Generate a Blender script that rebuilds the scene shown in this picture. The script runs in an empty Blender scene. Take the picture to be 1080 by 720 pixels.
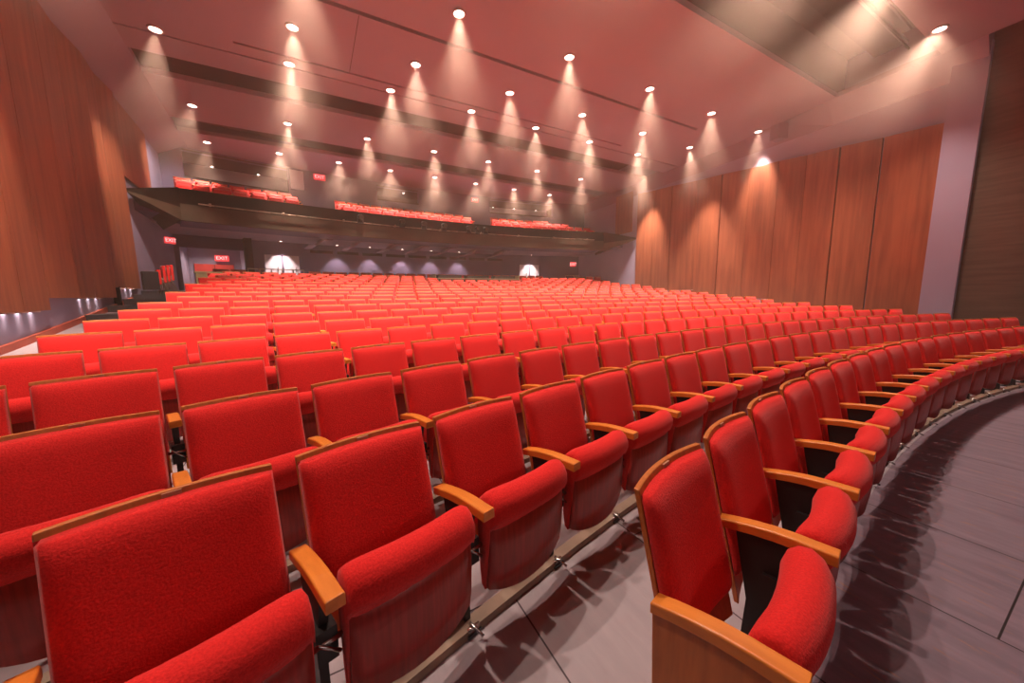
import bpy, bmesh, math, random
from mathutils import Vector, Matrix
random.seed(4)
sc = bpy.context.scene
COL = sc.collection
PI = math.pi

# ------------------------------------------------------------------ materials
def nodes(name):
    m = bpy.data.materials.new(name); m.use_nodes = True
    nt = m.node_tree
    return m, nt, nt.nodes['Principled BSDF']
def link(nt, a, b): nt.links.new(a, b)
def plain(name, col, rough=.5, metal=0, spec=.5):
    m, nt, b = nodes(name)
    b.inputs['Base Color'].default_value = (*col, 1); b.inputs['Roughness'].default_value = rough
    b.inputs['Metallic'].default_value = metal; b.inputs['Specular IOR Level'].default_value = spec
    return m
def coords(nt, scale=(1, 1, 1), which='Object'):
    tc = nt.nodes.new('ShaderNodeTexCoord'); mp = nt.nodes.new('ShaderNodeMapping')
    mp.inputs['Scale'].default_value = scale
    link(nt, tc.outputs[which], mp.inputs['Vector'])
    return mp.outputs['Vector']
def noise(nt, vec, scale, detail=3, rough=.5):
    n = nt.nodes.new('ShaderNodeTexNoise'); n.inputs['Scale'].default_value = scale
    n.inputs['Detail'].default_value = detail; n.inputs['Roughness'].default_value = rough
    link(nt, vec, n.inputs['Vector']); return n.outputs['Fac']
def ramp(nt, fac, stops):
    r = nt.nodes.new('ShaderNodeValToRGB'); e = r.color_ramp.elements
    while len(e) < len(stops): e.new(.5)
    for el, (p, c) in zip(e, stops): el.position = p; el.color = (*c, 1)
    link(nt, fac, r.inputs['Fac']); return r.outputs['Color']
def bump(nt, b, h, strength, dist=.01):
    n = nt.nodes.new('ShaderNodeBump'); n.inputs['Strength'].default_value = strength
    n.inputs['Distance'].default_value = dist
    link(nt, h, n.inputs['Height']); link(nt, n.outputs['Normal'], b.inputs['Normal'])
def noisy(name, c1, c2, scale, rough=.6, stretch=(1, 1, 1), detail=4, bmp=0, lo=.3, hi=.7, spec=.5, sheen=0):
    m, nt, b = nodes(name)
    f = noise(nt, coords(nt, stretch), scale, detail)
    link(nt, ramp(nt, f, [(lo, c1), (hi, c2)]), b.inputs['Base Color'])
    b.inputs['Roughness'].default_value = rough; b.inputs['Specular IOR Level'].default_value = spec
    if sheen: b.inputs['Sheen Weight'].default_value = sheen
    if bmp: bump(nt, b, f, bmp)
    return m
def glow(name, col, s):
    m, nt, b = nodes(name)
    b.inputs['Base Color'].default_value = (*col, 1)
    b.inputs['Emission Color'].default_value = (*col, 1); b.inputs['Emission Strength'].default_value = s
    return m

M = {}
M['red'] = noisy('red_upholstery', (.66, .014, .014), (.82, .024, .022), 160, .85, detail=2, bmp=.25, spec=.2, sheen=.12)
M['wood'] = noisy('orange_wood', (.70, .20, .026), (.84, .275, .042), 6, .35, (6, 1, 6), bmp=.02)
M['shell'] = noisy('shell_wood', (.50, .14, .026), (.64, .19, .036), 6, .4, (8, 8, 1))
M['pan'] = noisy('pan_wood_reflected_red', (.30, .020, .016), (.42, .030, .024), 9, .34, (9, 1, .5), lo=.35, hi=.65)  # wood with the red reflection and its stripes put into the colour
M['black'] = plain('black_iron', (.012, .010, .012), .45)
M['chrome'] = plain('dull_chrome', (.55, .53, .52), .25, 1)
M['plate'] = plain('plate', (.55, .28, .16), .4)
M['ceil'] = noisy('ceiling_plaster', (.325, .23, .262), (.36, .258, .29), .35, .8, spec=.2)
M['void'] = plain('dark_void', (.022, .015, .011), .9, spec=.1)
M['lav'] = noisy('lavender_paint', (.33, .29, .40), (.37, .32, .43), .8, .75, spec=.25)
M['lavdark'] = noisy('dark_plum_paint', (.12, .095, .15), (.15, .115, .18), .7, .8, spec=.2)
M['cove'] = noisy('mauve_cove_paint', (.27, .195, .24), (.30, .22, .265), .5, .75, spec=.2)
M['brownwall'] = noisy('brown_grey_wall', (.10, .068, .052), (.135, .09, .068), 1.2, .8, (1, 1, 14), spec=.2)
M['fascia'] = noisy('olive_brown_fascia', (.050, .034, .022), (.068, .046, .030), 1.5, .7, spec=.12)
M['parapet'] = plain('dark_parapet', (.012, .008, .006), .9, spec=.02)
M['rail'] = plain('pipe_rail', (.30, .23, .17), .35, .6)
M['trimblue'] = noisy('low_wall_paint', (.27, .25, .36), (.33, .30, .42), 1, .7, spec=.2)
M['base'] = noisy('red_brown_base', (.36, .06, .03), (.46, .08, .04), 3, .5)
M['beige'] = noisy('beige_rail', (.26, .18, .13), (.36, .25, .18), 8, .6)
M['step'] = plain('dark_step', (.03, .026, .03), .7)
M['lamp'] = glow('lamp_lens', (1, .74, .62), 14)
M['lamp_small'] = glow('small_lamp_lens', (1, .80, .70), 16)
M['exit'] = glow('exit_red', (1, .06, .07), .8)
M['exittext'] = glow('exit_letters', (1, .5, .48), 1.6)
M['ring'] = plain('ring', (.6, .42, .38), .5)
M['white'] = plain('white_paint', (.70, .62, .64), .6)
M['olive'] = plain('olive_box', (.26, .20, .09), .6)
M['reddoor'] = plain('red_door', (.55, .035, .03), .5)
M['glassdark'] = plain('dark_glass', (.03, .022, .018), .1)
M['deskdark'] = plain('dark_console', (.02, .018, .016), .5)
M['desktrim'] = plain('console_trim', (.30, .24, .14), .5)
M['speaker'] = plain('speaker_shell', (.24, .19, .24), .7)
M['darkseat'] = M['red']

def panel_mat():
    m, nt, b = nodes('wood_wall_panel')
    v = coords(nt, (3, 3, .22))
    f = noise(nt, v, 2.2, 5, .6)
    f2 = noise(nt, coords(nt, (.9, .9, .5)), 1.1, 2)
    mx = nt.nodes.new('ShaderNodeMath'); mx.operation = 'MULTIPLY_ADD'
    link(nt, f2, mx.inputs[0]); mx.inputs[1].default_value = .5
    link(nt, f, mx.inputs[2])
    link(nt, ramp(nt, mx.outputs[0], [(.45, (.155, .046, .024)), (.95, (.33, .104, .046))]), b.inputs['Base Color'])
    b.inputs['Roughness'].default_value = .48
    return m
M['panel'] = panel_mat()

def floor_mat(name, c1, c2, seam, fleck, rough):
    m, nt, b = nodes(name)
    v = coords(nt)
    br = nt.nodes.new('ShaderNodeTexBrick')
    br.offset = .5; br.inputs['Scale'].default_value = 1
    br.inputs['Brick Width'].default_value = 2.4; br.inputs['Row Height'].default_value = .84
    br.inputs['Mortar Size'].default_value = .004; br.inputs['Mortar Smooth'].default_value = .1
    mp = nt.nodes.new('ShaderNodeMapping'); mp.inputs['Rotation'].default_value = (0, 0, PI/2)
    mp.inputs['Location'].default_value = (0, 3.69 + .84*0, 0)
    link(nt, v, mp.inputs['Vector']); link(nt, mp.outputs['Vector'], br.inputs['Vector'])
    n1 = noise(nt, coords(nt, (9, 1.6, 1)), 1.3, 6, .65)
    n2 = noise(nt, coords(nt, (26, 3.5, 1)), 1.6, 4, .6)
    base = ramp(nt, n1, [(.3, c1), (.7, c2)])
    flk = nt.nodes.new('ShaderNodeMix'); flk.data_type = 'RGBA'
    th = ramp(nt, n2, [(.60, (0, 0, 0)), (.70, (fleck[3],)*3)])
    link(nt, th, flk.inputs['Factor']); link(nt, base, flk.inputs['A']); flk.inputs['B'].default_value = (*fleck[:3], 1)
    mm = nt.nodes.new('ShaderNodeMix'); mm.data_type = 'RGBA'
    link(nt, br.outputs['Fac'], mm.inputs['Factor']); link(nt, flk.outputs['Result'], mm.inputs['A'])
    mm.inputs['B'].default_value = (*seam, 1)
    link(nt, mm.outputs['Result'], b.inputs['Base Color'])
    b.inputs['Roughness'].default_value = rough; b.inputs['Specular IOR Level'].default_value = .35
    bump(nt, b, n1, .05)
    return m
M['floor'] = floor_mat('house_floor', (.33, .28, .31), (.40, .335, .365), (.06, .04, .05), (.30, .22, .22, .25), .55)
M['boards'] = floor_mat('front_boards', (.165, .122, .16), (.25, .185, .23), (.025, .018, .02), (.34, .17, .12, .8), .5)

# ------------------------------------------------------------------ mesh helpers
def mesh(verts, faces, smooth=False, mats=None, fm=None, name='m'):
    me = bpy.data.meshes.new(name)
    me.from_pydata([tuple(v) for v in verts], [], faces)
    for m in (mats or []): me.materials.append(m)
    if fm: me.polygons.foreach_set('material_index', fm)
    if smooth: me.polygons.foreach_set('use_smooth', [True]*len(me.polygons))
    bm = bmesh.new(); bm.from_mesh(me); bmesh.ops.recalc_face_normals(bm, faces=bm.faces); bm.to_mesh(me); bm.free()
    me.update(); return me
class MB:
    def __init__(s): s.v = []; s.f = []; s.m = []
    def add(s, vs, fs, mi=0):
        o = len(s.v); s.v += [tuple(v) for v in vs]; s.f += [tuple(i+o for i in f) for f in fs]; s.m += [mi]*len(fs); return s
    def box(s, x0, x1, y0, y1, z0, z1, mi=0, T=None):
        vs = [Vector((x, y, z)) for z in (z0, z1) for y in (y0, y1) for x in (x0, x1)]
        if T is not None: vs = [T @ v for v in vs]
        return s.add(vs, [(0, 1, 3, 2), (4, 6, 7, 5), (0, 4, 5, 1), (2, 3, 7, 6), (0, 2, 6, 4), (1, 5, 7, 3)], mi)
    def hexa(s, b, t, mi=0):        # two quads
        return s.add(list(b)+list(t), [(3, 2, 1, 0), (4, 5, 6, 7), (0, 1, 5, 4), (1, 2, 6, 5), (2, 3, 7, 6), (3, 0, 4, 7)], mi)
    def arc(s, r0, r1, a0, a1, z0, z1, n=40, mi=0, zf=None):
        vs = []
        for i in range(n+1):
            a = a0+(a1-a0)*i/n; S, Cc = math.sin(a), math.cos(a)
            k = zf(a) if zf else 0
            vs += [(r0*S, r0*Cc, z0+k), (r1*S, r1*Cc, z0+k), (r1*S, r1*Cc, z1+k), (r0*S, r0*Cc, z1+k)]
        fs = []
        for i in range(n):
            for j in range(4):
                fs.append((4*i+j, 4*i+(j+1) % 4, 4*i+4+(j+1) % 4, 4*i+4+j))
        fs += [(0, 1, 2, 3), (4*n+3, 4*n+2, 4*n+1, 4*n)]
        return s.add(vs, fs, mi)
    def tube(s, p, q, r, n=8, mi=0, r2=None):
        p, q = Vector(p), Vector(q); d = (q-p).normalized()
        u = d.orthogonal().normalized(); w = d.cross(u); r2 = r if r2 is None else r2
        vs = [p+(u*math.cos(2*PI*i/n)+w*math.sin(2*PI*i/n))*r for i in range(n)]
        vs += [q+(u*math.cos(2*PI*i/n)+w*math.sin(2*PI*i/n))*r2 for i in range(n)]
        fs = [(i, (i+1) % n, n+(i+1) % n, n+i) for i in range(n)]+[tuple(range(n))[::-1], tuple(range(n, 2*n))]
        return s.add(vs, fs, mi)
    def path(s, pts, r, n=6, mi=0):
        for a, b in zip(pts, pts[1:]): s.tube(a, b, r, n, mi)
        return s
    def prism(s, poly, axis_fn, h0, h1, mi=0):  # poly of (a,b); axis_fn(a,b,h)
        n = len(poly)
        vs = [axis_fn(a, b, h0) for a, b in poly]+[axis_fn(a, b, h1) for a, b in poly]
        fs = [(i, (i+1) % n, n+(i+1) % n, n+i) for i in range(n)]+[tuple(range(n))[::-1], tuple(range(n, 2*n))]
        return s.add(vs, fs, mi)
    def mesh(s, mats, smooth=False, name='m'):
        mats = mats if isinstance(mats, list) else [mats]
        return mesh(s.v, s.f, smooth, mats, s.m, name)
def obj(name, me, parent=None):
    o = bpy.data.objects.new(name, me); COL.objects.link(o)
    if parent is not None: o.parent = parent
    return o
def bevel(o, w=.004, seg=2):
    b = o.modifiers.new('bevel', 'BEVEL'); b.width = w; b.segments = seg; b.limit_method = 'ANGLE'; return o
def tag(o, label, cat, group=None, kind=None):
    o['label'] = label; o['category'] = cat
    if group: o['group'] = group
    if kind: o['kind'] = kind
    return o
def struct(name, mb, mat, label=None, smooth=False):
    o = obj(name, mb.mesh(mat, smooth)); o['kind'] = 'structure'
    return o
def empty(name, loc=(0, 0, 0), rz=0):
    o = bpy.data.objects.new(name, None); COL.objects.link(o); o.location = loc; o.rotation_euler = (0, 0, rz)
    o.empty_display_size = .2; return o
def pol(r, a, z=0): return Vector((r*math.sin(a), r*math.cos(a), z))
ORD = 'first second third fourth fifth sixth seventh eighth ninth tenth eleventh twelfth thirteenth fourteenth fifteenth sixteenth seventeenth eighteenth nineteenth twentieth'.split()
def ordn(n):
    if n < 20: return ORD[n]
    return 'twenty-'+ORD[n-20] if n < 29 else 'thirtieth'

# ------------------------------------------------------------------ camera
TH = -.508
CAMLOC = Vector((-6.11, 20.24, 1.4585)); F_PX = 374.83
pitch, roll = -.13184, -.00932
cp, sp, cr, sr = math.cos(pitch), math.sin(pitch), math.cos(roll), math.sin(roll)
def to_house(v): return Vector((v[0]*math.cos(TH)-v[1]*math.sin(TH), v[0]*math.sin(TH)+v[1]*math.cos(TH), v[2]))
X0, U0, F0 = Vector((1, 0, 0)), Vector((0, -sp, cp)), Vector((0, cp, sp))
R_ = to_house(X0*cr+U0*sr); U_ = to_house(-X0*sr+U0*cr); F_ = to_house(F0)
cam = bpy.data.cameras.new('camera'); cam.sensor_width = 36; cam.lens = 36*F_PX/1080; cam.clip_start = .02; cam.clip_end = 200
co = bpy.data.objects.new('camera', cam); COL.objects.link(co)
co.matrix_world = Matrix(((R_.x, U_.x, -F_.x, CAMLOC.x), (R_.y, U_.y, -F_.y, CAMLOC.y), (R_.z, U_.z, -F_.z, CAMLOC.z), (0, 0, 0, 1)))
sc.camera = co
def proj(p):
    d = Vector(p)-CAMLOC; f = d.dot(F_)
    if f < .05: return None
    return 540+F_PX*d.dot(R_)/f, 360-F_PX*d.dot(U_)/f, f

# ------------------------------------------------------------------ rows
RA, D1, DR = 21.1687, .9304, .8873
ZROW = [0, .030, .077, .147, .216, .285, .36, .443, .525, .615, .70, .80, .91, 1.02, 1.13, 1.24, 1.35, 1.46]
PH0 = [-.2360, -.3180, -.3275, -.3023, -.3164, -.3086, -.3010, -.2926]
PHL = {8: -.2950, 9: -.2882, 10: -.2828, 11: -.2772, 12: -.2711, 13: -.2655, 14: -.2605, 15: -.2560, 16: -.2515, 17: -.2470}
PHR = [.300, .2993, .3027, .2975, .2869, .2772, .268, .2635, .2605, .2537, .2472, .2390, .2340, .2300, .2220, .2140, .2080, .2000]
K0 = [0, -1, -1, -1, 0, 0, 0, 0]+[0]*10
NR = 18
def row_r(i): return RA if i == 0 else RA+D1+DR*(i-1)
RB, ZB = 39.2, 1.72                      # last row behind the cross aisle
def floorz(r):
    pts = [(RA+.2, 0)]+[(row_r(i)+.2, ZROW[i]) for i in range(1, NR)]+[(RB+.0, ZB), (60, ZB)]
    if r <= pts[0][0]: return 0.
    for (a, za), (b, zb) in zip(pts, pts[1:]):
        if r <= b: return za+(zb-za)*(r-a)/(b-a)
    return ZB

# ------------------------------------------------------------------ the seat
def back_pt(u, v, off, hw, z0, z1):
    z = z0+(z1-z0)*v
    d = .30+.1224*(z-.36)/.506 + .032*(1-u*u)
    return (u*hw, d-off, z)
def backrest_mesh(nu, nv, mats=None):
    vs = []; fs = []
    for j in range(nv+1):
        for i in range(nu+1):
            u = -1+2*i/nu; v = j/nv
            u = math.copysign(1-(1-abs(u))**1.6, u)
            vv = 2*v-1; vv = math.copysign(1-(1-abs(vv))**1.6, vv); v = (vv+1)/2
            p = max(0, (1-abs(u)**9)*(1-abs(vv)**11))**.5
            crown = .012*(1-u*u)*(1-vv*vv)
            vs.append(back_pt(u, v, .004+.045*p+crown, .2445, .33, .850))
    n = len(vs)
    for j in range(nv):
        for i in range(nu):
            a = j*(nu+1)+i; fs.append((a, a+1, a+nu+2, a+nu+1))
    # flat rear
    rim = [i for i in range(nu+1)]+[j*(nu+1)+nu for j in range(1, nv+1)]+[nv*(nu+1)+i for i in range(nu-1, -1, -1)]+[j*(nu+1) for j in range(nv-1, 0, -1)]
    c = len(vs); vs.append((0, .36, .6))
    for a, b in zip(rim, rim[1:]+rim[:1]): fs.append((a, b, c))
    return vs, fs
def shell_mesh(nu, nv):
    vs = []; fs = []
    for s in (0, 1):
        for j in range(nv+1):
            for i in range(nu+1):
                u = -1+2*i/nu; v = j/nv
                vs.append(back_pt(u, v, 0 if s == 0 else -.018, .2455, .22, .866))
    N = (nu+1)*(nv+1)
    for j in range(nv):
        for i in range(nu):
            a = j*(nu+1)+i; q = (a, a+1, a+nu+2, a+nu+1); fs += [q, tuple(N+k for k in q[::-1])]
    rim = [i for i in range(nu+1)]+[j*(nu+1)+nu for j in range(1, nv+1)]+[nv*(nu+1)+i for i in range(nu-1, -1, -1)]+[j*(nu+1) for j in range(nv-1, 0, -1)]
    for a, b in zip(rim, rim[1:]+rim[:1]): fs.append((a, b, N+b, N+a))
    return vs, fs
CUSH = [(.030, .495), (.008, .515), (-.006, .550), (-.004, .588), (.016, .622), (.050, .640), (.088, .632), (.118, .605), (.132, .560), (.132, .48), (.124, .38), (.118, .28), (.105, .215), (.075, .20)]
def cushion_mesh(nu, prof=CUSH):
    vs = []; fs = []; n = len(prof)
    cd = sum(p[0] for p in prof)/n; cz = sum(p[1] for p in prof)/n
    for i in range(nu+1):
        t = -1+2*i/nu; u = math.copysign(1-(1-abs(t))**1.8, t)
        k = (1-.16*abs(u)**8) if abs(u) < .999 else .72
        x = u*.232
        for d, z in prof:
            core = Vector((d, z)); m = Vector((.055, z)); 
            dd = m.x+(d-m.x)*k; zz = z-(1-k)*(.10 if z > .5 else 0)
            dd -= .028*(1-u*u)
            vs.append((x, dd+.012, zz))
    for i in range(nu):
        for j in range(n):
            a = i*n+j; b = i*n+(j+1) % n; fs.append((a, b, b+n, a+n))
    fs += [tuple(range(n))[::-1], tuple(range(nu*n, nu*n+n))]
    return vs, fs
def pan_mesh(nu):
    vs = []; fs = []
    prof = [(.520, .034), (.40, .030), (.28, .036)]
    for i in range(nu+1):
        u = -1+2*i/nu; x = u*.226
        zb = .165+.045*abs(u)**2.5; b = -.030*(1-u*u)
        for z, d in prof+[(zb, .048)]: vs.append((x, d+b+.012, z))
        for z, d in [(zb, .075), (.28, .062), (.40, .056), (.52, .058)]: vs.append((x, d+b+.012, z))
    n = 8
    for i in range(nu):
        for j in range(n):
            a = i*n+j; b_ = i*n+(j+1) % n; fs.append((a, b_, b_+n, a+n))
    fs += [tuple(range(n))[::-1], tuple(range(nu*n, nu*n+n))]
    return vs, fs
def arm_mesh(x, nseg=6, w=.027):
    vs = []; fs = []
    for i in range(nseg+1):
        d = -.005+.35*i/nseg
        drop = .035*max(0, (d-.12)/.225)**1.6
        zt = .6175-drop; th = .034+.006*(1-i/nseg)
        for xx, zz in ((-w+.004, zt), (w-.004, zt), (w, zt-.004), (w, zt-th), (-w, zt-th), (-w, zt-.004)): vs.append((x+xx, d, zz))
    n = 6
    for i in range(nseg):
        for j in range(n):
            a = i*n+j; b = i*n+(j+1) % n; fs.append((a, b, b+n, a+n))
    fs += [tuple(range(n))[::-1], tuple(range(nseg*n, nseg*n+n))]
    return vs, fs
def standard_mb(x):
    mb = MB()
    P = lambda a, b, h: (x+h, a, b)
    mb.prism([(.15, .012), (.25, .012), (.235, .30), (.29, .584), (.09, .584), (.16, .30)], P, -.014, .014)
    mb.box(x-.035, x+.035, .10, .30, 0, .014)
    mb.box(x-.03, x+.03, .10, .19, .33, .44)
    return mb
def bolt_mb(x):
    mb = MB()
    mb.tube((x-.045, .10, .40), (x+.045, .10, .40), .009, 8)
    mb.tube((x-.03, .085, .42), (x+.03, .085, .36), .006, 6)
    return mb
def foot_mb(x):
    mb = MB(); mb.tube((x-.030, .115, .026), (x+.030, .115, .026), .011, 8); mb.tube((x-.01, .125, .05), (x+.012, .06, .018), .007, 6)
    return mb
HW = .28
def raw(vf, mat, smooth=True): return mesh(vf[0], vf[1], smooth, [mat])
ME = dict(
    backrest=raw(backrest_mesh(14, 14), M['red']),
    back_shell=raw(shell_mesh(10, 4), M['shell'], False),
    seat_cushion=raw(cushion_mesh(14), M['red']),
    seat_pan=raw(pan_mesh(12), M['pan']),
    armrest=raw(arm_mesh(HW), M['wood'], False),
    standard=standard_mb(HW).mesh(M['black']),
    hinge_bolt=bolt_mb(HW).mesh(M['chrome'], True),
    foot_bolt=foot_mb(HW).mesh(M['chrome'], True),
    armrest_left=raw(arm_mesh(-HW), M['wood'], False),
    standard_left=standard_mb(-HW).mesh(M['black']),
)
pl = MB()
p0 = back_pt(0, 1, .003, .245, .22, .866)
pl.box(-.022, .022, p0[1]-.004, p0[1]+.002, .848, .862)
ME['number_plate'] = pl.mesh(M['plate'])
PARTS = ['backrest', 'back_shell', 'seat_cushion', 'seat_pan', 'armrest', 'standard', 'hinge_bolt', 'foot_bolt']

class Proto: pass
def make_seat():
    root = empty('theater_seat'); parts = []
    for p in PARTS+['number_plate']:
        o = obj(p, ME[p], root)
        if p in ('back_shell', 'armrest'): bevel(o, .003, 2)
        parts.append(o)
    return root, parts
seats = []        # (dist, i, k, angle)
for i in range(NR):
    r = row_r(i); dphi = .56/(r+.3166)
    if i < 8: a0 = PH0[i]+K0[i]*dphi
    else: a0 = PHL[i]+.245/(r+.42)+(.5*dphi if i % 2 else 0)
    n = 0; row = []
    while True:
        a = a0+n*dphi
        if a+.5*dphi > PHR[i]+.004: break
        # the sound desk takes the middle of the last two rows
        if not (i >= 16 and -.034 < a < .092): row.append(a)
        n += 1
    for k, a in enumerate(row): seats.append([i, k, len(row), a, r, ZROW[i]])
# visible ones
vis = []
for s in seats:
    i, k, n, a, r, z = s
    pts = [proj(pol(r+d, a+dx/r, z+h)) for d in (0, .42) for dx in (-.26, .28) for h in (.15, .6, .86)]
    pts = [p for p in pts if p]
    ok = bool(pts) and min(p[0] for p in pts) < 1078 and max(p[0] for p in pts) > 2 and min(p[1] for p in pts) < 718 and max(p[1] for p in pts) > 0
    if ok:
        c = proj(pol(r+.3, a, z+.6)); s.append(c[2] if c else .5); vis.append(s)
vis.sort(key=lambda s: (pol(s[4], s[3], s[5]+.6)-CAMLOC).length)
NEAR, REST = vis[:300], vis[300:]
NEAR.sort(key=lambda s: (s[0], s[1]))
byrow = {}
for s in NEAR: byrow.setdefault(s[0], []).append(s)
root0, parts0 = make_seat(); used = False
ROWNAME = ['front row']+[ORD[i]+' row' for i in range(1, 18)]
def seat_label(i, idx, n, s):
    if i == 0 and idx == 0: return 'red tip-up end seat with wooden side panel at the near end of the front row'
    if idx < 2*n/3 or i == 0: pos = ordn(idx)+' from the left'
    else: pos = 'last on the right' if idx == n-1 else ordn(n-1-idx)+' from the right'
    tilt = ' in view' if i in (0, 1, 2, 3) else ''
    return 'red tip-up seat with wooden arms, '+pos+' in the '+ROWNAME[i]+tilt
for i, lst in byrow.items():
    for idx, s in enumerate(lst):
        a, r, z = s[3], s[4], s[5]
        if not used: root, prt = root0, parts0; used = True
        else:
            root = root0.copy(); COL.objects.link(root); prt = []
            for p in parts0:
                if p.name.startswith(('number_plate', 'foot_bolt')) and i > 3: continue
                c = p.copy(); COL.objects.link(c); c.parent = root; prt.append(c)
        root.location = pol(r, a, z); root.rotation_euler = (0, 0, -a)
        tag(root, seat_label(i, idx, len(lst), s), 'seat', 'red theater seats in curved rows')
        if s[1] == 0 and i != 0:
            obj('armrest', ME['armrest_left'], root); obj('standard', ME['standard_left'], root)
        if s[1] == 0 and i == 0:
            o = bevel(obj('armrest', ME['armrest_left'], root), .003)
            mb = MB(); P = lambda a_, b_, h: (-HW+h, a_, b_)
            mb.prism([(.012, .02), (.335, .02), (.335, .30), (.345, .575), (.012, .578)], P, -.016, .016)
            bevel(obj('end_panel', mb.mesh(M['shell']), root), .004)

# the far seats
lo = dict(b=backrest_mesh(4, 4), s=shell_mesh(4, 1), c=cushion_mesh(4), p=pan_mesh(4), a=arm_mesh(HW, 2))
std = standard_mb(HW)
far = MB()
def add_far(r, a, z):
    c, s_ = math.cos(-a), math.sin(-a); L = pol(r, a, z)
    T = lambda v: (L.x+v[0]*c-v[1]*s_, L.y+v[0]*s_+v[1]*c, L.z+v[2])
    for key, mi in (('b', 0), ('s', 1), ('c', 0), ('p', 2), ('a', 3)):
        vs, fs = lo[key]; far.add([T(v) for v in vs], fs, mi)
    far.add([T(v) for v in std.v], std.f, 4)
for s in REST: add_far(s[4], s[3], s[5])
# last row, behind the cross aisle, under the balcony
dphi = .56/(RB+.3)
for a in [(-.150+dphi*k) for k in range(200) if -.150+dphi*k < .165]: add_far(RB, a, ZB)
for a in (-.236, -.236+dphi, .243, .243+dphi, .243+2*dphi, .243+3*dphi): add_far(RB-.6, a, ZB-.05)
# balcony seats, two rows in three blocks
BZ = 4.30
for q, (r, z) in enumerate(((37.95, BZ+.24), (38.85, BZ+.54), (39.75, BZ+.84))):
    dp = .56/(r+.3)
    for b0, b1 in ((-.262+.01*(q == 0), -.154), (-.122, .047+.006*q), (.074+.006*q, .236-.02*q)):
        a = b0+dp/2
        while a+dp/2 < b1: add_far(r, a, z); a += dp
fo = obj('theater_seats', far.mesh([M['red'], M['shell'], M['pan'], M['wood'], M['black']], True))
fo.data.polygons.foreach_set('use_smooth', [m_ in (0, 2) for m_ in far.m])
tag(fo, 'red theater seats of the far rows and the balcony, too small to count singly', 'seats', None, 'stuff')

# ------------------------------------------------------------------ floors
def grid_floor(name, x0, x1, y0, y1, step, mat, keep, zoff=0):
    nx, ny = int((x1-x0)/step), int((y1-y0)/step)
    vs = [(x0+(x1-x0)*i/nx, y0+(y1-y0)*j/ny) for j in range(ny+1) for i in range(nx+1)]
    v3 = [(x, y, floorz(math.hypot(x, y))+zoff) for x, y in vs]
    fs = []
    for j in range(ny):
        for i in range(nx):
            a = j*(nx+1)+i; fs.append((a, a+1, a+nx+2, a+nx+1))
    me = mesh(v3, fs, True, [mat]); o = obj(name, me); o['kind'] = 'structure'; return o
def polar_floor(name, r0, r1, a0, a1, nr, na, mat):
    vs = []; fs = []
    for j in range(nr+1):
        for i in range(na+1):
            r = r0+(r1-r0)*j/nr; a = a0+(a1-a0)*i/na
            vs.append(tuple(pol(r, a, floorz(r))))
    for j in range(nr):
        for i in range(na):
            a = j*(na+1)+i; fs.append((a, a+1, a+na+2, a+na+1))
    me = mesh(vs, fs, True, [mat]); o = obj(name, me); o['kind'] = 'structure'; return o
polar_floor('floor', 21.25, 46, -.56, .56, 124, 60, M['floor'])
polar_floor('floor_front', 5, 21.25, -.95, .95, 30, 60, M['boards'])
for n, (r, a0, a1, z) in enumerate(((RA, -.249, .30, 0), (row_r(1), -.335, .30, .03), (row_r(2), -.335, .30, .077))):
    mb = MB(); mb.arc(r+.11, r+.17, a0, a1, max(z-.02, 0.001), z+.035, 60)
    struct('trim_%d' % (n+1), mb, M['beige'])

# ------------------------------------------------------------------ walls
def LX(y): return -10.4+.07*(34.5-y)          # face of the wood panels, left
def RX(y): return 9.75-.10*(34.5-y)
YE, YP0 = 34.5, 23.4
# left: lower wall and upper wall behind the panels
mb = MB()
def wall_seg(mb, fx, off, y0, y1, z0, z1, t=.25, sgn=-1):
    a, b = fx(y0)+sgn*off, fx(y1)+sgn*off
    q = [(a, y0), (b, y1), (b+sgn*t, y1), (a+sgn*t, y0)]
    mb.hexa([(x, y, z0) for x, y in q], [(x, y, z1) for x, y in q])
wall_seg(mb, LX, .14, 22.0, 43.2, -.2, 8.6)
struct('wall_left', mb, M['trimblue'])
mb = MB(); wall_seg(mb, RX, .14, 22.8, 43.2, -.2, 8.6, sgn=1)
struct('wall_right', mb, M['lav'])
# wood panels: modules standing slightly proud of each other, three bottom heights
def panels(name, fx, sgn, y0, y1, n, zb, zt, joints=None):
    mb = MB()
    js = joints or [(y0+(y1-y0)*k/n, .006) for k in range(n+1)]
    for k in range(len(js)-1):
        ya = js[k][0]+js[k][1]; yb = js[k+1][0]-js[k+1][1]
        oa, ob = (0.0, .07) if k % 2 == 0 else (.07, .0)
        zz = zb((ya+yb)/2)
        xa, xb = fx(ya)+sgn*oa, fx(yb)+sgn*ob
        xa2, xb2 = fx(ya)+sgn*.139, fx(yb)+sgn*.139
        b = [(xa, ya, zz), (xb, yb, zz), (xb2, yb, zz), (xa2, ya, zz)]
        t = [(xa, ya, zt(ya)), (xb, yb, zt(yb)), (xb2, yb, zt(yb)), (xa2, ya, zt(ya))]
        mb.hexa(b, t)
    return struct(name, mb, M['panel'])
def zb_left(y): return 1.26 if y < 30.1 else (1.47 if y < 32.9 else 1.72)
panels('wall_left_panelling', LX, -1, 22.9, YE, 12, zb_left, lambda y: 6.95)
panels('wall_right_panelling', RX, 1, YP0, YE, 11, lambda y: .75 if y < 27 else (1.2 if y < 31 else 1.6), lambda y: 5.8+.09*(y-YP0),
       [(23.4, 0), (24.6, .022), (25.6, .022), (26.55, .006), (27.4, .006), (28.5, .006), (29.6, .018), (30.9, .006), (32.2, .018), (33.4, .006), (34.5, 0)])
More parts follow.
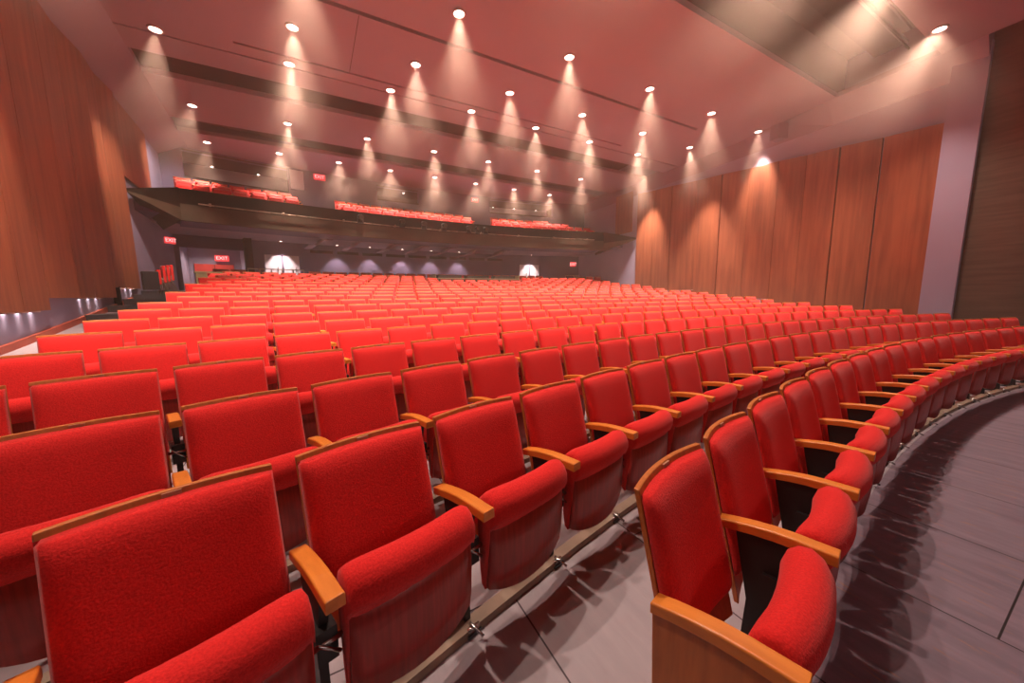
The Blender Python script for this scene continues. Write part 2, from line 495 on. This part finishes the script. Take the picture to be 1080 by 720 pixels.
# ends of the house towards the stage
mb = MB(); mb.box(8.52, 8.9, 22.78, 23.38, -.1, 7.4); struct('wall_right_pier', mb, M['lav'])
mb = MB(); wall_seg(mb, RX, .12, 9, 22.8, -.2, 9, sgn=1); struct('wall_right_front', mb, M['brownwall'])
mb = MB(); wall_seg(mb, LX, .2, 9, 22.9, -.2, 9); struct('wall_left_front', mb, M['brownwall'])
mb = MB(); mb.box(-13, 12, 8.6, 9, -.2, 9); struct('wall_front', mb, M['brownwall'])
# brown upper strip of the right wall above the panels, side walls behind the panels
mb = MB(); wall_seg(mb, RX, .10, 35.0, 36.4, 4.9, 7.4, .05, 1); struct('wall_right_back', mb, M['panel'])
mb = MB(); wall_seg(mb, LX, .08, 34.55, 37.6, 4.9, 7.0, .05, -1); struct('wall_left_back', mb, M['panel'])
# base line along the left aisle
mb = MB()
ys = [22.9+.4*i for i in range(30)]
for a, b in zip(ys, ys[1:]):
    xa, xb = LX(a)-.14, LX(b)-.14
    za, zb_ = floorz(math.hypot(xa, a)), floorz(math.hypot(xb, b))
    mb.hexa([(xa, a, za-.05), (xb, b, zb_-.05), (xb+.05, b, zb_-.05), (xa+.05, a, za-.05)], [(xa, a, za+.11), (xb, b, zb_+.11), (xb+.05, b, zb_+.11), (xa+.05, a, za+.11)])
struct('baseboard_left', mb, M['base'])
mb = MB()
for a, b in zip(ys[2:], ys[3:]):
    xa, xb = RX(a)+.14, RX(b)+.14
    za, zb_ = floorz(math.hypot(xa, a)), floorz(math.hypot(xb, b))
    mb.hexa([(xa, a, za-.05), (xb, b, zb_-.05), (xb-.05, b, zb_-.05), (xa-.05, a, za-.05)], [(xa, a, za+.11), (xb, b, zb_+.11), (xb-.05, b, zb_+.11), (xa-.05, a, za+.11)])
struct('baseboard_right', mb, M['base'])
# steps of the left aisle
for n, y in enumerate((31.0, 32.2, 33.3, 34.1, 34.9)):
    xw = LX(y)-.10; zf = floorz(math.hypot(xw+.8, y))
    mb = MB(); mb.box(xw, xw+1.35-.12*n, y, y+.75, zf-.15, zf+.16+.02*n); struct('step_%d' % (n+1), mb, M['step'])
    
# ------------------------------------------------------------------ ceiling
ZC = 7.4
def XL(y): return LX(y)+.75
def XR(y): return RX(y)+.06-.45*max(0, min(1, (28-y)/2.2))
def cloud(name, y0, y1, z=ZC, t=.14, xl=None, xr=None, mat='ceil'):
    mb = MB()
    xa0, xa1 = (XL(y0), XL(y1)) if xl is None else (xl, xl)
    xb0, xb1 = (XR(y0), XR(y1)) if xr is None else (xr, xr)
    q = [(xa0, y0), (xb0, y0), (xb1, y1), (xa1, y1)]
    mb.hexa([(x, y, z) for x, y in q], [(x, y, z+t) for x, y in q]); return struct(name, mb, M[mat])
n = 0
pieces = [(25.7, 29.05, None, None), (29.05, 29.17, 6.7, None), (29.17, 31.42, None, None), (31.42, 31.50, None, -7.3), (31.42, 31.50, 5.3, None),
          (31.50, 31.91, None, None), (31.97, 32.85, None, None), (33.95, 36.75, None, None), (37.95, 43, None, None), (9, 23.55, None, None)]
for y0, y1, xl, xr in pieces:
    n += 1; cloud('ceiling_%d' % n, y0, y1, ZC, .14, xl, xr)
mb = MB(); mb.box(-10.6, 9.8, 29.0, 32.3, ZC+.15, ZC+.22); struct('ceiling_slot_back', mb, M['void'])
mb = MB(); mb.box(-13, 12, 9, 44, 8.6, 8.8); struct('ceiling_top', mb, M['void'])
mb = MB(); mb.box(-4.806, -4.794, 29.2, 31.4, ZC-.004, ZC+.002); struct('trim_5', mb, M['void'])
# sloping coves between wall and ceiling clouds
def cove(name, fx, gx, sgn, y0, y1, zw, zc, off):
    mb = MB(); N = 12
    for k in range(N):
        a, b = y0+(y1-y0)*k/N, y0+(y1-y0)*(k+1)/N
        P = lambda y: [(fx(y)+sgn*off, y, zw(y)), (gx(y), y, zc), (gx(y), y, zc+.14), (fx(y)+sgn*off, y, zc+.2)]
        mb.hexa(P(a), P(b))
    return struct(name, mb, M['cove'])
cove('ceiling_cove_left', LX, lambda y: XL(y), -1, 22.9, 39.5, lambda y: 6.95, ZC, .139)
cove('ceiling_cove_right', RX, lambda y: XR(y), 1, 22.8, 41.5, lambda y: 6.5+.05*max(0, (36-y))*0+.3, ZC, .139)
# catwalk opening
mb = MB(); mb.box(-9.5, 9, 23.45, 23.55, ZC+.141, 8.6); struct('ceiling_void_front', mb, M['void'])
mb = MB(); mb.box(-9.5, 9, 25.7, 25.8, ZC+.141, 8.6); struct('ceiling_void_back', mb, M['void'])

# ------------------------------------------------------------------ balcony
AL, AR_ = -.262, .238
RF = 37.0
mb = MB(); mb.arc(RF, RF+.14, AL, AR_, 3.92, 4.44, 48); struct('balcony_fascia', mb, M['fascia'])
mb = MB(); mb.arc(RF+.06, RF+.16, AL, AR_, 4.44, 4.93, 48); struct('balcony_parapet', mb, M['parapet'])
mb = MB(); mb.arc(RF+.14, 44.5, -.30, .285, BZ-.2, BZ+.1, 48)
mb.arc(38.65, 39.55, -.27, .26, BZ+.1, BZ+.54, 48); mb.arc(39.55, 42.0, -.27, .26, BZ+.1, BZ+.84, 48)
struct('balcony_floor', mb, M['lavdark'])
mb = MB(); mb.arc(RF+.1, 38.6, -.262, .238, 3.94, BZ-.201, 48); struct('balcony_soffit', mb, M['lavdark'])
# wings running forward along both walls, tapering to a point
def wing(name, a_end, fx, sgn):
    e = pol(RF, a_end); ew = (fx(37.2)+sgn*.1, 37.2)
    tip = (fx(YE)+sgn*.02, YE+.05); mb = MB()
    b = [(e.x, e.y, 3.92), (tip[0], tip[1], 4.40), (ew[0], ew[1], 4.2), (ew[0], 38.2, 3.92)]
    t = [(e.x, e.y, 4.93), (tip[0], tip[1], 4.50), (ew[0], ew[1], 4.9), (ew[0], 38.2, 4.93)]
    mid = [tuple(Vector(p)*.6+Vector(q)*.4) for p, q in zip(b, t)]
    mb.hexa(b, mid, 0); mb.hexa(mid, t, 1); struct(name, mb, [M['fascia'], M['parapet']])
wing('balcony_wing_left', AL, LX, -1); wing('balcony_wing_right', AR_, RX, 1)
# pipe rail
root = empty('pipe_rail', pol(RF-.1, 0, 4.47)); L = root.location
mb = MB(); pts = [pol(RF-.10, AL+.012+(AR_-AL-.03)*k/44, 4.47)-L for k in range(45)]; mb.path(pts, .022, 6)
tag(root, 'thin metal pipe rail along the front of the balcony', 'rail'); obj('pipe', mb.mesh(M['rail'], True), root)
for k in range(9):
    a = AL+.02+(AR_-AL-.05)*k/8; mb = MB(); mb.tube(pol(RF-.10, a, 4.47)-L, pol(RF+.07, a, 4.47)-L, .016); mb.tube(pol(RF-.10, a, 4.44)-L, pol(RF-.10, a, 4.53)-L, .035)
    obj('bracket', mb.mesh(M['rail'], True), root)
# stage lights clamped on the balcony rail
def spotfix(a, label):
    r = empty('stage_light', pol(RF-.10, a, 4.47), -a)
    tag(r, label, 'stage light', 'stage lights on the balcony rail')
    mb = MB(); mb.tube((0, .16, .27), (0, -.16, .20), .085, 12, r2=.10); obj('lamp_body', mb.mesh(M['black'], True), r)
    mb = MB(); mb.box(-.12, -.10, -.03, .03, 0, .26); mb.box(.10, .12, -.03, .03, 0, .26); mb.box(-.12, .12, -.03, .03, -.02, .02); obj('yoke', mb.mesh(M['black']), r)
    mb = MB(); mb.tube((0, -.161, .20), (0, -.165, .199), .088, 12); obj('lens', mb.mesh(M['glassdark']), r)
words = ['leftmost black stage light on the balcony rail', 'black stage light on the balcony rail, second from left', 'black stage light on the balcony rail, third from left', 'black stage light on the balcony rail, fourth from left',
         'black stage light on the balcony rail, third from right', 'black stage light on the balcony rail, second from right', 'rightmost black stage light on the balcony rail']
for a, w in zip((-.112, -.065, -.038, -.012, .022, .034, .046), words): spotfix(a, w)

# back wall of the balcony with the windows of the booths
def wseg(mb, a0, a1, z0, z1, r=41.0, t=.2): mb.arc(r, r+t, a0, a1, z0, z1, max(2, int(abs(a1-a0)*60)))
mb = MB()
W = [(-.252, -.164, 6.30, 7.28), (-.066, -.012, 6.55, 7.20), (.094, .200, 6.50, 7.25)]
wseg(mb, -.285, -.252, 4.9, 8.5); wseg(mb, -.164, -.066, 4.9, 8.5); wseg(mb, -.012, .094, 4.9, 8.5); wseg(mb, .200, .27, 4.9, 8.5)
for a0, a1, z0, z1 in W: wseg(mb, a0, a1, 4.9, z0); wseg(mb, a0, a1, z1, 8.5)
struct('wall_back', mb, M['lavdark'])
for n, (a0, a1, z0, z1) in enumerate(W):
    mb = MB(); wseg(mb, a0-.01, a1+.01, z0-.5, 8.0, 43.0, .1); struct('wall_booth_back_%d' % (n+1), mb, M['white'] if n != 1 else M['void'])
    mb = MB(); mb.arc(41.2, 43.1, a0-.012, a1+.012, z1+.05, z1+.12, 8); mb.arc(41.2, 43.1, a0-.012, a1+.012, z0-.5, z0-.42, 8)
    mb.arc(41.2, 43.1, a0-.014, a0-.010, z0-.5, z1+.1, 1); mb.arc(41.2, 43.1, a1+.010, a1+.014, z0-.5, z1+.1, 1)
    struct('booth_%d' % (n+1), mb, M['void'])
    mb = MB(); t = .05/41
    mb.arc(40.97, 41.02, a0, a1, z0-.05, z0, 10); mb.arc(40.97, 41.02, a0, a1, z1, z1+.04, 10)
    struct('window_%d' % (n+1), mb, M['fascia'])
mb = MB(); mb.arc(40.93, 40.99, -.162, -.1485, 6.45, 7.30, 2); struct('wall_lit_strip', mb, M['white'])  # lit piece of wall beside the left window, built as a white panel

# under the balcony: back wall, openings, ceiling
mb = MB(); RL = 41.6
def lseg(mb, a0, a1, z0, z1): mb.arc(RL, RL+.2, a0, a1, z0, z1, max(2, int(abs(a1-a0)*60)))
lseg(mb, -.30, -.262, 1.6, 4.1); lseg(mb, -.262, -.209, 3.55, 4.1); lseg(mb, -.209, .212, 1.6, 4.1); lseg(mb, .212, .30, 1.6, 4.1)
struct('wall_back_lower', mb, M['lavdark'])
mb = MB(); mb.arc(38.6, 44.5, -.30, .29, 4.04, 4.099, 40); struct('ceiling_under_balcony', mb, M['cove'])
# dark slots on the lower wall
for n, px_ in enumerate((-.133, -.103, -.073, -.043, -.013, .017, .047, .077, .107)):
    mb = MB(); mb.arc(RL-.03, RL, px_-.0125, px_+.0125, 3.62, 3.76, 3)
    o = obj('acoustic_slot', mb.mesh(M['parapet']))
    tag(o, 'dark slot panel on the wall under the balcony, %s from left' % ORD[n], 'wall panel', 'dark slot panels on the wall under the balcony')
# vestibule on the left with a red door
mb = MB(); mb.arc(44.2, 44.3, -.30, -.19, 1.6, 4.1, 8); mb.arc(RL+.2, 44.3, -.266, -.262, 1.6, 4.1, 1); mb.arc(RL+.2, 44.3, -.209, -.205, 1.6, 4.1, 1)
struct('wall_vestibule', mb, M['trimblue'])
mb = MB(); mb.arc(44.1, 44.2, -.250, -.216, 1.72, 3.05, 4); d2 = struct('door_2', mb, M['reddoor'])
mb = MB(); mb.arc(44.07, 44.1, -.2332, -.2328, 1.72, 3.05, 1); obj('door_joint', mb.mesh(M['parapet']), d2)
def leaf(name, a0, a1, z0, z1, r=RL-.05, mat='white', frame=True):
    mb = MB(); mb.arc(r, r+.05, a0, a1, z0, z1, 2); o = struct(name, mb, M[mat])
    mb = MB(); mb.tube(pol(r-.04, a1-.004, z0+.9), pol(r-.04, a1-.004, z0+1.15), .015); obj('door_handle', mb.mesh(M['chrome']), o)
    mb = MB(); e = .05/41; mb.arc(r-.02, r+.05, a0-e, a0, z0, z1+.05, 1); mb.arc(r-.02, r+.05, a1, a1+e, z0, z1+.05, 1); mb.arc(r-.02, r+.05, a0-e, a1+e, z1, z1+.05, 2)
    obj('door_frame', mb.mesh(M['lavdark']), o)
leaf('door_3', -.192, -.176, 1.74, 3.42); leaf('door_4', -.174, -.158, 1.74, 3.42)
leaf('door_5', .148, .164, 1.74, 3.42); leaf('door_6', .166, .182, 1.74, 3.42)
# baffles curving down from the soffit
bw = 'first second third fourth fifth sixth seventh'.split()
for n, a in enumerate((-.143, -.105, -.062, -.026, .012, .052, .094)):
    pts = [(0, 4.03), (-.30, 4.03), (-.42, 3.99), (-.56, 3.86), (-.70, 3.74), (-.86, 3.68), (-.98, 3.68), (-.98, 3.66), (-.84, 3.655), (-.66, 3.69), (-.50, 3.80), (-.38, 3.90), (-.28, 3.94), (0, 3.95)]
    o = empty('ceiling_baffle', pol(39.2, a, 0), -a)
    mb = MB(); mb.prism([(x+.45, z) for x, z in pts], lambda x, z, h: (x, h, z), -.5, .9); me = mb.mesh(M['base'] if 0 else M['cove'], False)
    bpy.data.objects.remove(o); o = obj('ceiling_baffle', me); o.location = pol(39.4, a, 0); o.rotation_euler = (0, 0, -a)
    tag(o, 'curved plaster baffle under the balcony ceiling, %s from left' % bw[n], 'baffle', 'curved baffles under the balcony')

# ------------------------------------------------------------------ lamps
def spot(name, loc, watts, ang, blend, target=None, col=(1, .76, .62), size=.06, parent=None):
    l = bpy.data.lights.new(name, 'SPOT'); l.energy = watts; l.spot_size = ang; l.spot_blend = blend; l.color = col; l.shadow_soft_size = size
    o = bpy.data.objects.new(name, l); COL.objects.link(o)
    o.location = loc
    d = (Vector(target)-Vector(loc)) if target else Vector((0, 0, -1))
    o.rotation_euler = d.to_track_quat('-Z', 'Y').to_euler()
    return o
RINGM = MB(); LENSM = MB()
N = 20
def ring_mesh(ro, ri, h):
    vs = []; fs = []
    for i in range(N):
        a = 2*PI*i/N
        for r, z in ((ro, 0), (ro, -h), (ri, -h), (ri, 0)): vs.append((r*math.cos(a), r*math.sin(a), z))
    for i in range(N):
        for j in range(4): fs.append((4*i+j, 4*i+(j+1) % 4, 4*((i+1) % N)+(j+1) % 4, 4*((i+1) % N)+j))
    return mesh(vs, fs, False, [M['ring']])
def disc_mesh(r, z, h, mat):
    mb = MB(); mb.tube((0, 0, z), (0, 0, z-h), r, N); return mb.mesh(mat)
RING, LENS = ring_mesh(.14, .11, .035), disc_mesh(.109, -.004, .02, M['lamp'])
RINGS, LENSS = ring_mesh(.075, .055, .02), disc_mesh(.054, -.002, .012, M['lamp_small'])
WATT = 3400
ROWS = [('in the row nearest the stage', 23.3, [6.87, 3.87, .87, -2.13, -5.13, -8.1], 1.15),
        ('front row of the big ceiling panel', 28.1, [-8.85, -5.9, -2.95, 0, 2.96, 5.96, 8.85], .85),
        ('second row of the big ceiling panel', 30.22, [-6.06, -3.33, -.55, 2.22, 5.11, 7.9], .92),
        ('third row of the big ceiling panel', 31.74, [-8.73, -6.19, -3.68, -1.14, 1.35, 3.87, 6.57], .98),
        ('on the middle ceiling panel', 35.5, [-8.94, -6.42, -3.84, -1.24, 1.25, 3.87, 6.58], .9),
        ('on the rear ceiling panel', 38.7, [-9.22, -6.88, -4.63, -2.41, -.23, 2.02, 4.39, 6.85], .55)]
for rn, y, xs, w in ROWS:
    xs = sorted(xs)
    for k, x in enumerate(xs):
        pj = proj((x, y, ZC))
        inview = pj and -5 < pj[0] < 1085 and -5 < pj[1] < 725
        if inview:
            o = empty('ceiling_downlight', (x, y, ZC))
            lab = 'recessed ceiling downlight, %s from the left, %s' % (ORD[k], rn)
            tag(o, lab, 'ceiling light', 'recessed ceiling downlights')
            obj('trim_ring', RING, o); obj('lamp_lens', LENS, o)
        tgt = None
        if y < 25:
            spot('house_spot', (x, y, ZC-.045), WATT*w*.25, math.radians(96), .8, (x*.95, y+.6, 0))
            spot('catwalk_spot', (x, y+.05, ZC-.05), WATT*w*.62, math.radians(80), .9, (x*.9, y+5.2, 0))
            continue
        if k == 0 and x < -7: tgt = (LX(y)+.5, y, 1.6)
        if k == 0 and y == 31.74: tgt = (LX(35.3)+.1, 35.3, 2.6)
        if k == 0 and y == 35.5: tgt = (LX(38.4)+.2, 38.6, 5.4)
        if k == len(xs)-1 and x > 7.5: tgt = (RX(y)-.1, y, 1.6)
        spot('house_spot', (x, y, ZC-.045), WATT*w*(1.0 if tgt and x > 0 else .75 if tgt else 1), math.radians(50 if tgt else 92 if y > 38 else 56), .8 if tgt else 1, tgt)
spot('house_spot', (8.75, 33.3, ZC-.045), WATT*1.2, math.radians(50), .8, (RX(33.3)-.1, 33.9, 1.8))
# lamps under the balcony
for k, a in enumerate((-.176, -.117, -.078, -.036, .004, .046, .165)):
    p = pol(41.15, a, 4.04)
    o = empty('soffit_downlight', p); tag(o, 'small downlight under the balcony ceiling, %s from left' % ORD[k], 'ceiling light', 'downlights under the balcony')
    obj('trim_ring', RINGS, o); obj('lamp_lens', LENSS, o)
    spot('soffit_spot', p-Vector((0, 0, .03)), 480 if k in (0, 6) else 300, math.radians(80), .5, None, (1, .80, .75))
p = pol(43.0, -.237, 3.95); spot('vestibule_spot', p, 260, math.radians(140), 1)
o = empty('vestibule_downlight', p+Vector((0, 0, .05))); tag(o, 'small round ceiling lamp in the vestibule under the balcony', 'ceiling light'); obj('trim_ring', RINGS, o); obj('lamp_lens', LENSS, o)
# lamps in the booths
for nme, a, z, k in (('left', -.228, 7.22, 0), ('left', -.188, 7.22, 1), ('right', .112, 7.18, 0), ('right', .147, 7.18, 1), ('right', .185, 7.18, 2)):
    p = pol(42.4, a, z); spot('booth_spot', p-Vector((0, 0, .05)), 130, math.radians(110), .8)
    o = empty('booth_downlight', p); tag(o, '%s small ceiling lamp inside the %s booth above the balcony' % (ORD[k], nme), 'ceiling light', 'lamps in the booths')
    obj('trim_ring', RINGS, o); obj('lamp_lens', LENSS, o)
o = empty('booth_downlight', pol(41.3, -.03, 7.12)); tag(o, 'single bright lamp in the middle booth window above the balcony', 'ceiling light'); obj('trim_ring', RINGS, o); obj('lamp_lens', LENSS, o)
# aisle lamps at the foot of the wood panels
def aisle(fx, sgn, y, z, label, grp, j):
    p = Vector((fx(y)+sgn*.105, y, z-.001))
    o = empty('aisle_light', p); tag(o, label, 'aisle light', grp); obj('trim_ring', RINGS, o); obj('lamp_lens', LENSS, o)
    spot('aisle_spot', p-Vector((0, 0, .03)), 7, math.radians(80), .4, p+Vector((-sgn*.15, .0, -1)))
j = 0
for c, ylist in (('nearest the camera', (28.5, 28.85, 29.2)), ('in the middle', (31.0, 31.4, 31.8)), ('beside the balcony', (33.35, 33.75, 34.15))):
    for q, y in enumerate(ylist):
        aisle(LX, -1, y, zb_left(y), '%s small aisle lamp of the cluster %s, under the left wood panels' % (ORD[q], c), 'aisle lamps under the left wood panels', j)
for q, y in enumerate((24.9, 25.25, 27.6, 27.95, 28.3, 30.4, 30.8)):
    zb = .75 if y < 26.44 else (1.2 if y < 30.5 else 1.6)
    aisle(RX, 1, y, zb, 'small aisle lamp under the right wood panels, %s from the stage' % ORD[q], 'aisle lamps under the right wood panels', q)

# exit signs
def exit_sign(name, p, a, w, h, label):
    o = empty('exit_sign', p, -a); tag(o, label, 'exit sign')
    mb = MB(); mb.box(-w/2, w/2, -.05, .03, -h/2, h/2); bevel(obj('sign_box', mb.mesh(M['exit']), o), .01)
    cu = bpy.data.curves.new('exit_text', 'FONT'); cu.body = 'EXIT'; cu.size = h*.8; cu.align_x = 'CENTER'; cu.align_y = 'CENTER'; cu.extrude = .004
    cu.materials.append(M['exittext'])
    tmp = bpy.data.objects.new('tmp', cu); COL.objects.link(tmp); bpy.context.view_layer.update()
    me = bpy.data.meshes.new_from_object(tmp.evaluated_get(bpy.context.evaluated_depsgraph_get())); bpy.data.objects.remove(tmp)
    t = obj('lettering', me, o); t.location = (0, -.056, 0); t.rotation_euler = (PI/2, 0, 0)
exit_sign('a', pol(40.9, -.132, 7.15), -.132, .5, .26, 'red exit sign on the balcony back wall beside the white lit wall strip')
exit_sign('b', pol(40.9, .070, 7.1), .070, .42, .22, 'small red exit sign on the balcony back wall left of the right booth')
exit_sign('c', pol(44.0, -.226, 3.35), -.226, .55, .28, 'red exit sign above the red door in the vestibule')
exit_sign('d', Vector((LX(38.8)+.0, 38.8, 3.62)), -.9, .34, .24, 'red exit sign on the left side wall under the balcony')
exit_sign('e', pol(RL-.08, .243, 3.50), .243, .40, .30, 'red exit sign on the wall under the right end of the balcony')

# ------------------------------------------------------------------ small things at the back
def desk(name, a0, a1, r, z, label):
    o = empty(name, pol(r, (a0+a1)/2, z)); L = o.location; tag(o, label, 'desk')
    def part(nm, fn, mat): 
        mb = MB(); fn(mb); mb.v = [tuple(Vector(v)-L) for v in mb.v]; return obj(nm, mb.mesh(M[mat]), o)
    part('desk_front', lambda m: m.arc(r-.05, r, a0, a1, z, z+.74, 8), 'deskdark')
    part('desk_top', lambda m: m.arc(r-.08, r+.8, a0, a1, z+.74, z+.78, 8), 'desktrim')
    for k in range(3):
        b0 = a0+(a1-a0)*(k+.1)/3; b1 = a0+(a1-a0)*(k+.9)/3
        part('console', lambda m: m.arc(r+.05, r+.5, b0, b1, z+.78, z+.92, 3), 'deskdark')
    part('side_panel', lambda m: m.arc(r-.08, r+.8, a0-.001, a0, z, z+.95, 1), 'desktrim'); part('side_panel', lambda m: m.arc(r-.08, r+.8, a1, a1+.001, z, z+.95, 1), 'desktrim')
desk('sound_desk', -.030, .088, 36.4, 1.46, 'dark sound control desk with olive trim among the last rows of seats')
def crate(name, a, r, z, w, h, d, label):
    o = empty(name, pol(r, a, z), -a); tag(o, label, 'box')
    mb = MB(); mb.box(-w/2, w/2, 0, d, .05, h-.06); bevel(obj('cabinet_body', mb.mesh(M['olive']), o), .01)
    mb = MB(); mb.box(-w/2-.03, w/2+.03, -.03, d+.03, h-.06, h); obj('cabinet_top', mb.mesh(M['olive']), o)
    mb = MB(); mb.box(-w/2+.05, w/2-.05, .03, d, 0, .05); obj('plinth', mb.mesh(M['parapet']), o)
crate('counter', -.2435, 38.2, 1.58, .95, .80, .5, 'olive counter box standing before the red door at the back left')
crate('counter', .238, 39.6, 1.7, .65, .85, .5, 'olive counter box at the back right under the balcony')
def railing(a0, a1, r, z, label, n):
    o = empty('guard_rail', pol(r, (a0+a1)/2, z)); L = o.location; tag(o, label, 'railing')
    mb = MB()
    for h in (.9, .55): mb.path([pol(r, a0+(a1-a0)*k/6, z+h)-L for k in range(7)], .02, 6)
    obj('rail_bars', mb.mesh(M['rail'], True), o)
    for k in range(n):
        a = a0+(a1-a0)*k/(n-1); mb = MB(); mb.tube(pol(r, a, z)-L, pol(r, a, z+.92)-L, .02); obj('post', mb.mesh(M['rail'], True), o)
railing(-.215, -.165, 38.6, 1.66, 'metal guard rail behind the last seats at the back left', 6)
railing(.205, .235, 39.4, 1.7, 'pale metal guard rail at the back right under the balcony', 3)
# column beside the vestibule
mb = MB(); mb.arc(41.0, 41.5, -.2105, -.2035, 1.6, 4.1, 2); struct('column', mb, M['parapet'])
# spare red seats folded against the left wall
def spare(p, rz, label):
    o = empty('folding_chair', p, rz); tag(o, label, 'chair', 'folded red chairs by the left wall')
    mb = MB(); mb.box(-.23, .23, .02, .09, .36, .86); bevel(obj('backrest', mb.mesh(M['red']), o), .02, 3)
    mb = MB(); mb.box(-.22, .22, -.10, -.02, .30, .74); bevel(obj('seat', mb.mesh(M['red']), o), .02, 3)
    for s in (-1, 1):
        mb = MB(); mb.tube((s*.21, -.10, 0), (s*.21, .10, .80), .014); obj('leg', mb.mesh(M['rail'], True), o)
        mb = MB(); mb.tube((s*.19, .14, 0), (s*.19, -.02, .50), .014); obj('leg', mb.mesh(M['rail'], True), o)
for k, y in enumerate((34.95, 35.45, 35.95)):
    x = LX(y)+.38; spare(Vector((x, y, floorz(math.hypot(x, y))+.10)), -1.2, '%s folded red chair leaning by the left wall under the balcony' % ['nearest', 'middle', 'farthest'][k])
# dark loudspeaker on the left step, loudspeaker box under the right cove
def loudspeaker(p, rz, w, d, h, mat, label):
    o = empty('loudspeaker', p, rz); tag(o, label, 'loudspeaker')
    mb = MB(); P = lambda a, b, hh: (a, b, hh)
    mb.prism([(-w/2, -d/2), (w/2, -d/2), (w*.38, d/2), (-w*.38, d/2)], P, 0, h); bevel(obj('cabinet', mb.mesh(M[mat]), o), .01)
    mb = MB(); mb.box(-w*.44, w*.44, -d/2-.012, -d/2, h*.05, h*.95); obj('grille', mb.mesh(M['black' if mat == 'black' else 'speaker']), o)
yy = 34.3
loudspeaker(Vector((LX(yy)+.25, yy, floorz(36)+.28)), .5, .34, .34, .52, 'black', 'dark loudspeaker standing on the steps at the end of the left wood panels')
loudspeaker(Vector((RX(27.3)-.42, 27.3, 6.75)), 1.3, .42, .36, .50, 'speaker', 'mauve loudspeaker box under the ceiling above the right wood panels')
# post on the low wall, left
mb = MB(); mb.box(LX(32.9)-.14, LX(32.9)-.02, 32.86, 32.94, .9, 1.74); struct('trim_4', mb, M['parapet'])
# catwalk rails seen in the ceiling opening
root = empty('catwalk', (0, 24.6, 8.2)); tag(root, 'dark catwalk with pipe rails inside the ceiling opening above the front rows', 'catwalk')
mb = MB(); mb.box(-9, 8.6, -.35, .35, -.05, 0); obj('deck', mb.mesh(M['parapet']), root)
for x in (-8.5, -4.5, 0, 4, 8):
    mb = MB(); mb.tube((x, .36, -.02), (x, .36, .40), .02); obj('hanger', mb.mesh(M['parapet']), root)
for y, z in ((-.36, .3), (.36, .3), (-.36, -.2)):
    mb = MB(); mb.tube((-9, y, z), (8.6, y, z), .025); obj('pipe', mb.mesh(M['fascia'], True), root)

# ------------------------------------------------------------------ light from the stage side
def area(name, loc, target, watts, sx, sy, col):
    l = bpy.data.lights.new(name, 'AREA'); l.shape = 'RECTANGLE'; l.size = sx; l.size_y = sy; l.energy = watts; l.color = col
    o = bpy.data.objects.new(name, l); COL.objects.link(o); o.location = loc
    o.rotation_euler = (Vector(target)-Vector(loc)).to_track_quat('-Z', 'Y').to_euler(); return o
area('stage_side_fill', (-1, 11, 6.6), (-1, 32, 1.5), 200, 12, 1.5, (1, .70, .62))  # added soft fill standing in for stage lighting, unseen behind the camera

# ------------------------------------------------------------------ haze and world
w = bpy.data.worlds.new('haze'); sc.world = w; w.use_nodes = True
nt = w.node_tree; bg = nt.nodes['Background']; bg.inputs['Color'].default_value = (.9, .6, .6, 1); bg.inputs['Strength'].default_value = .0
vs = nt.nodes.new('ShaderNodeVolumeScatter'); vs.inputs['Anisotropy'].default_value = .1
vs.inputs['Color'].default_value = (1, .72, .58, 1)
ge = nt.nodes.new('ShaderNodeNewGeometry'); sx = nt.nodes.new('ShaderNodeSeparateXYZ'); mr = nt.nodes.new('ShaderNodeMapRange')
link(nt, ge.outputs['Position'], sx.inputs[0]); link(nt, sx.outputs['Z'], mr.inputs['Value'])
mr.interpolation_type = 'SMOOTHSTEP'
mr.inputs['From Min'].default_value = 5.0; mr.inputs['From Max'].default_value = 6.6
mr.inputs['To Min'].default_value = .0035; mr.inputs['To Max'].default_value = .045
m2 = nt.nodes.new('ShaderNodeMapRange'); link(nt, sx.outputs['Z'], m2.inputs['Value'])
m2.inputs['From Min'].default_value = 7.42; m2.inputs['From Max'].default_value = 7.9
m2.inputs['To Min'].default_value = 1; m2.inputs['To Max'].default_value = .15
mu = nt.nodes.new('ShaderNodeMath'); mu.operation = 'MULTIPLY'
link(nt, mr.outputs['Result'], mu.inputs[0]); link(nt, m2.outputs['Result'], mu.inputs[1])
link(nt, mu.outputs[0], vs.inputs['Density'])
link(nt, vs.outputs['Volume'], nt.nodes['World Output'].inputs['Volume'])
w.cycles.volume_sampling = 'MULTIPLE_IMPORTANCE'; w.cycles.volume_step_size = 3.0

sc.view_settings.view_transform = 'Standard'; sc.view_settings.look = 'None'
sc.view_settings.gamma = 1; sc.view_settings.use_curve_mapping = False
sc.view_settings.exposure = -.08
cy = sc.cycles
cy.use_denoising = True; cy.max_bounces = 5; cy.diffuse_bounces = 4; cy.glossy_bounces = 2; cy.volume_bounces = 1; cy.transmission_bounces = 2
cy.sample_clamp_indirect = 4; cy.use_light_tree = True; cy.volume_max_steps = 24
cy.use_adaptive_sampling = True; cy.adaptive_threshold = .06
cy.caustics_reflective = False; cy.caustics_refractive = False
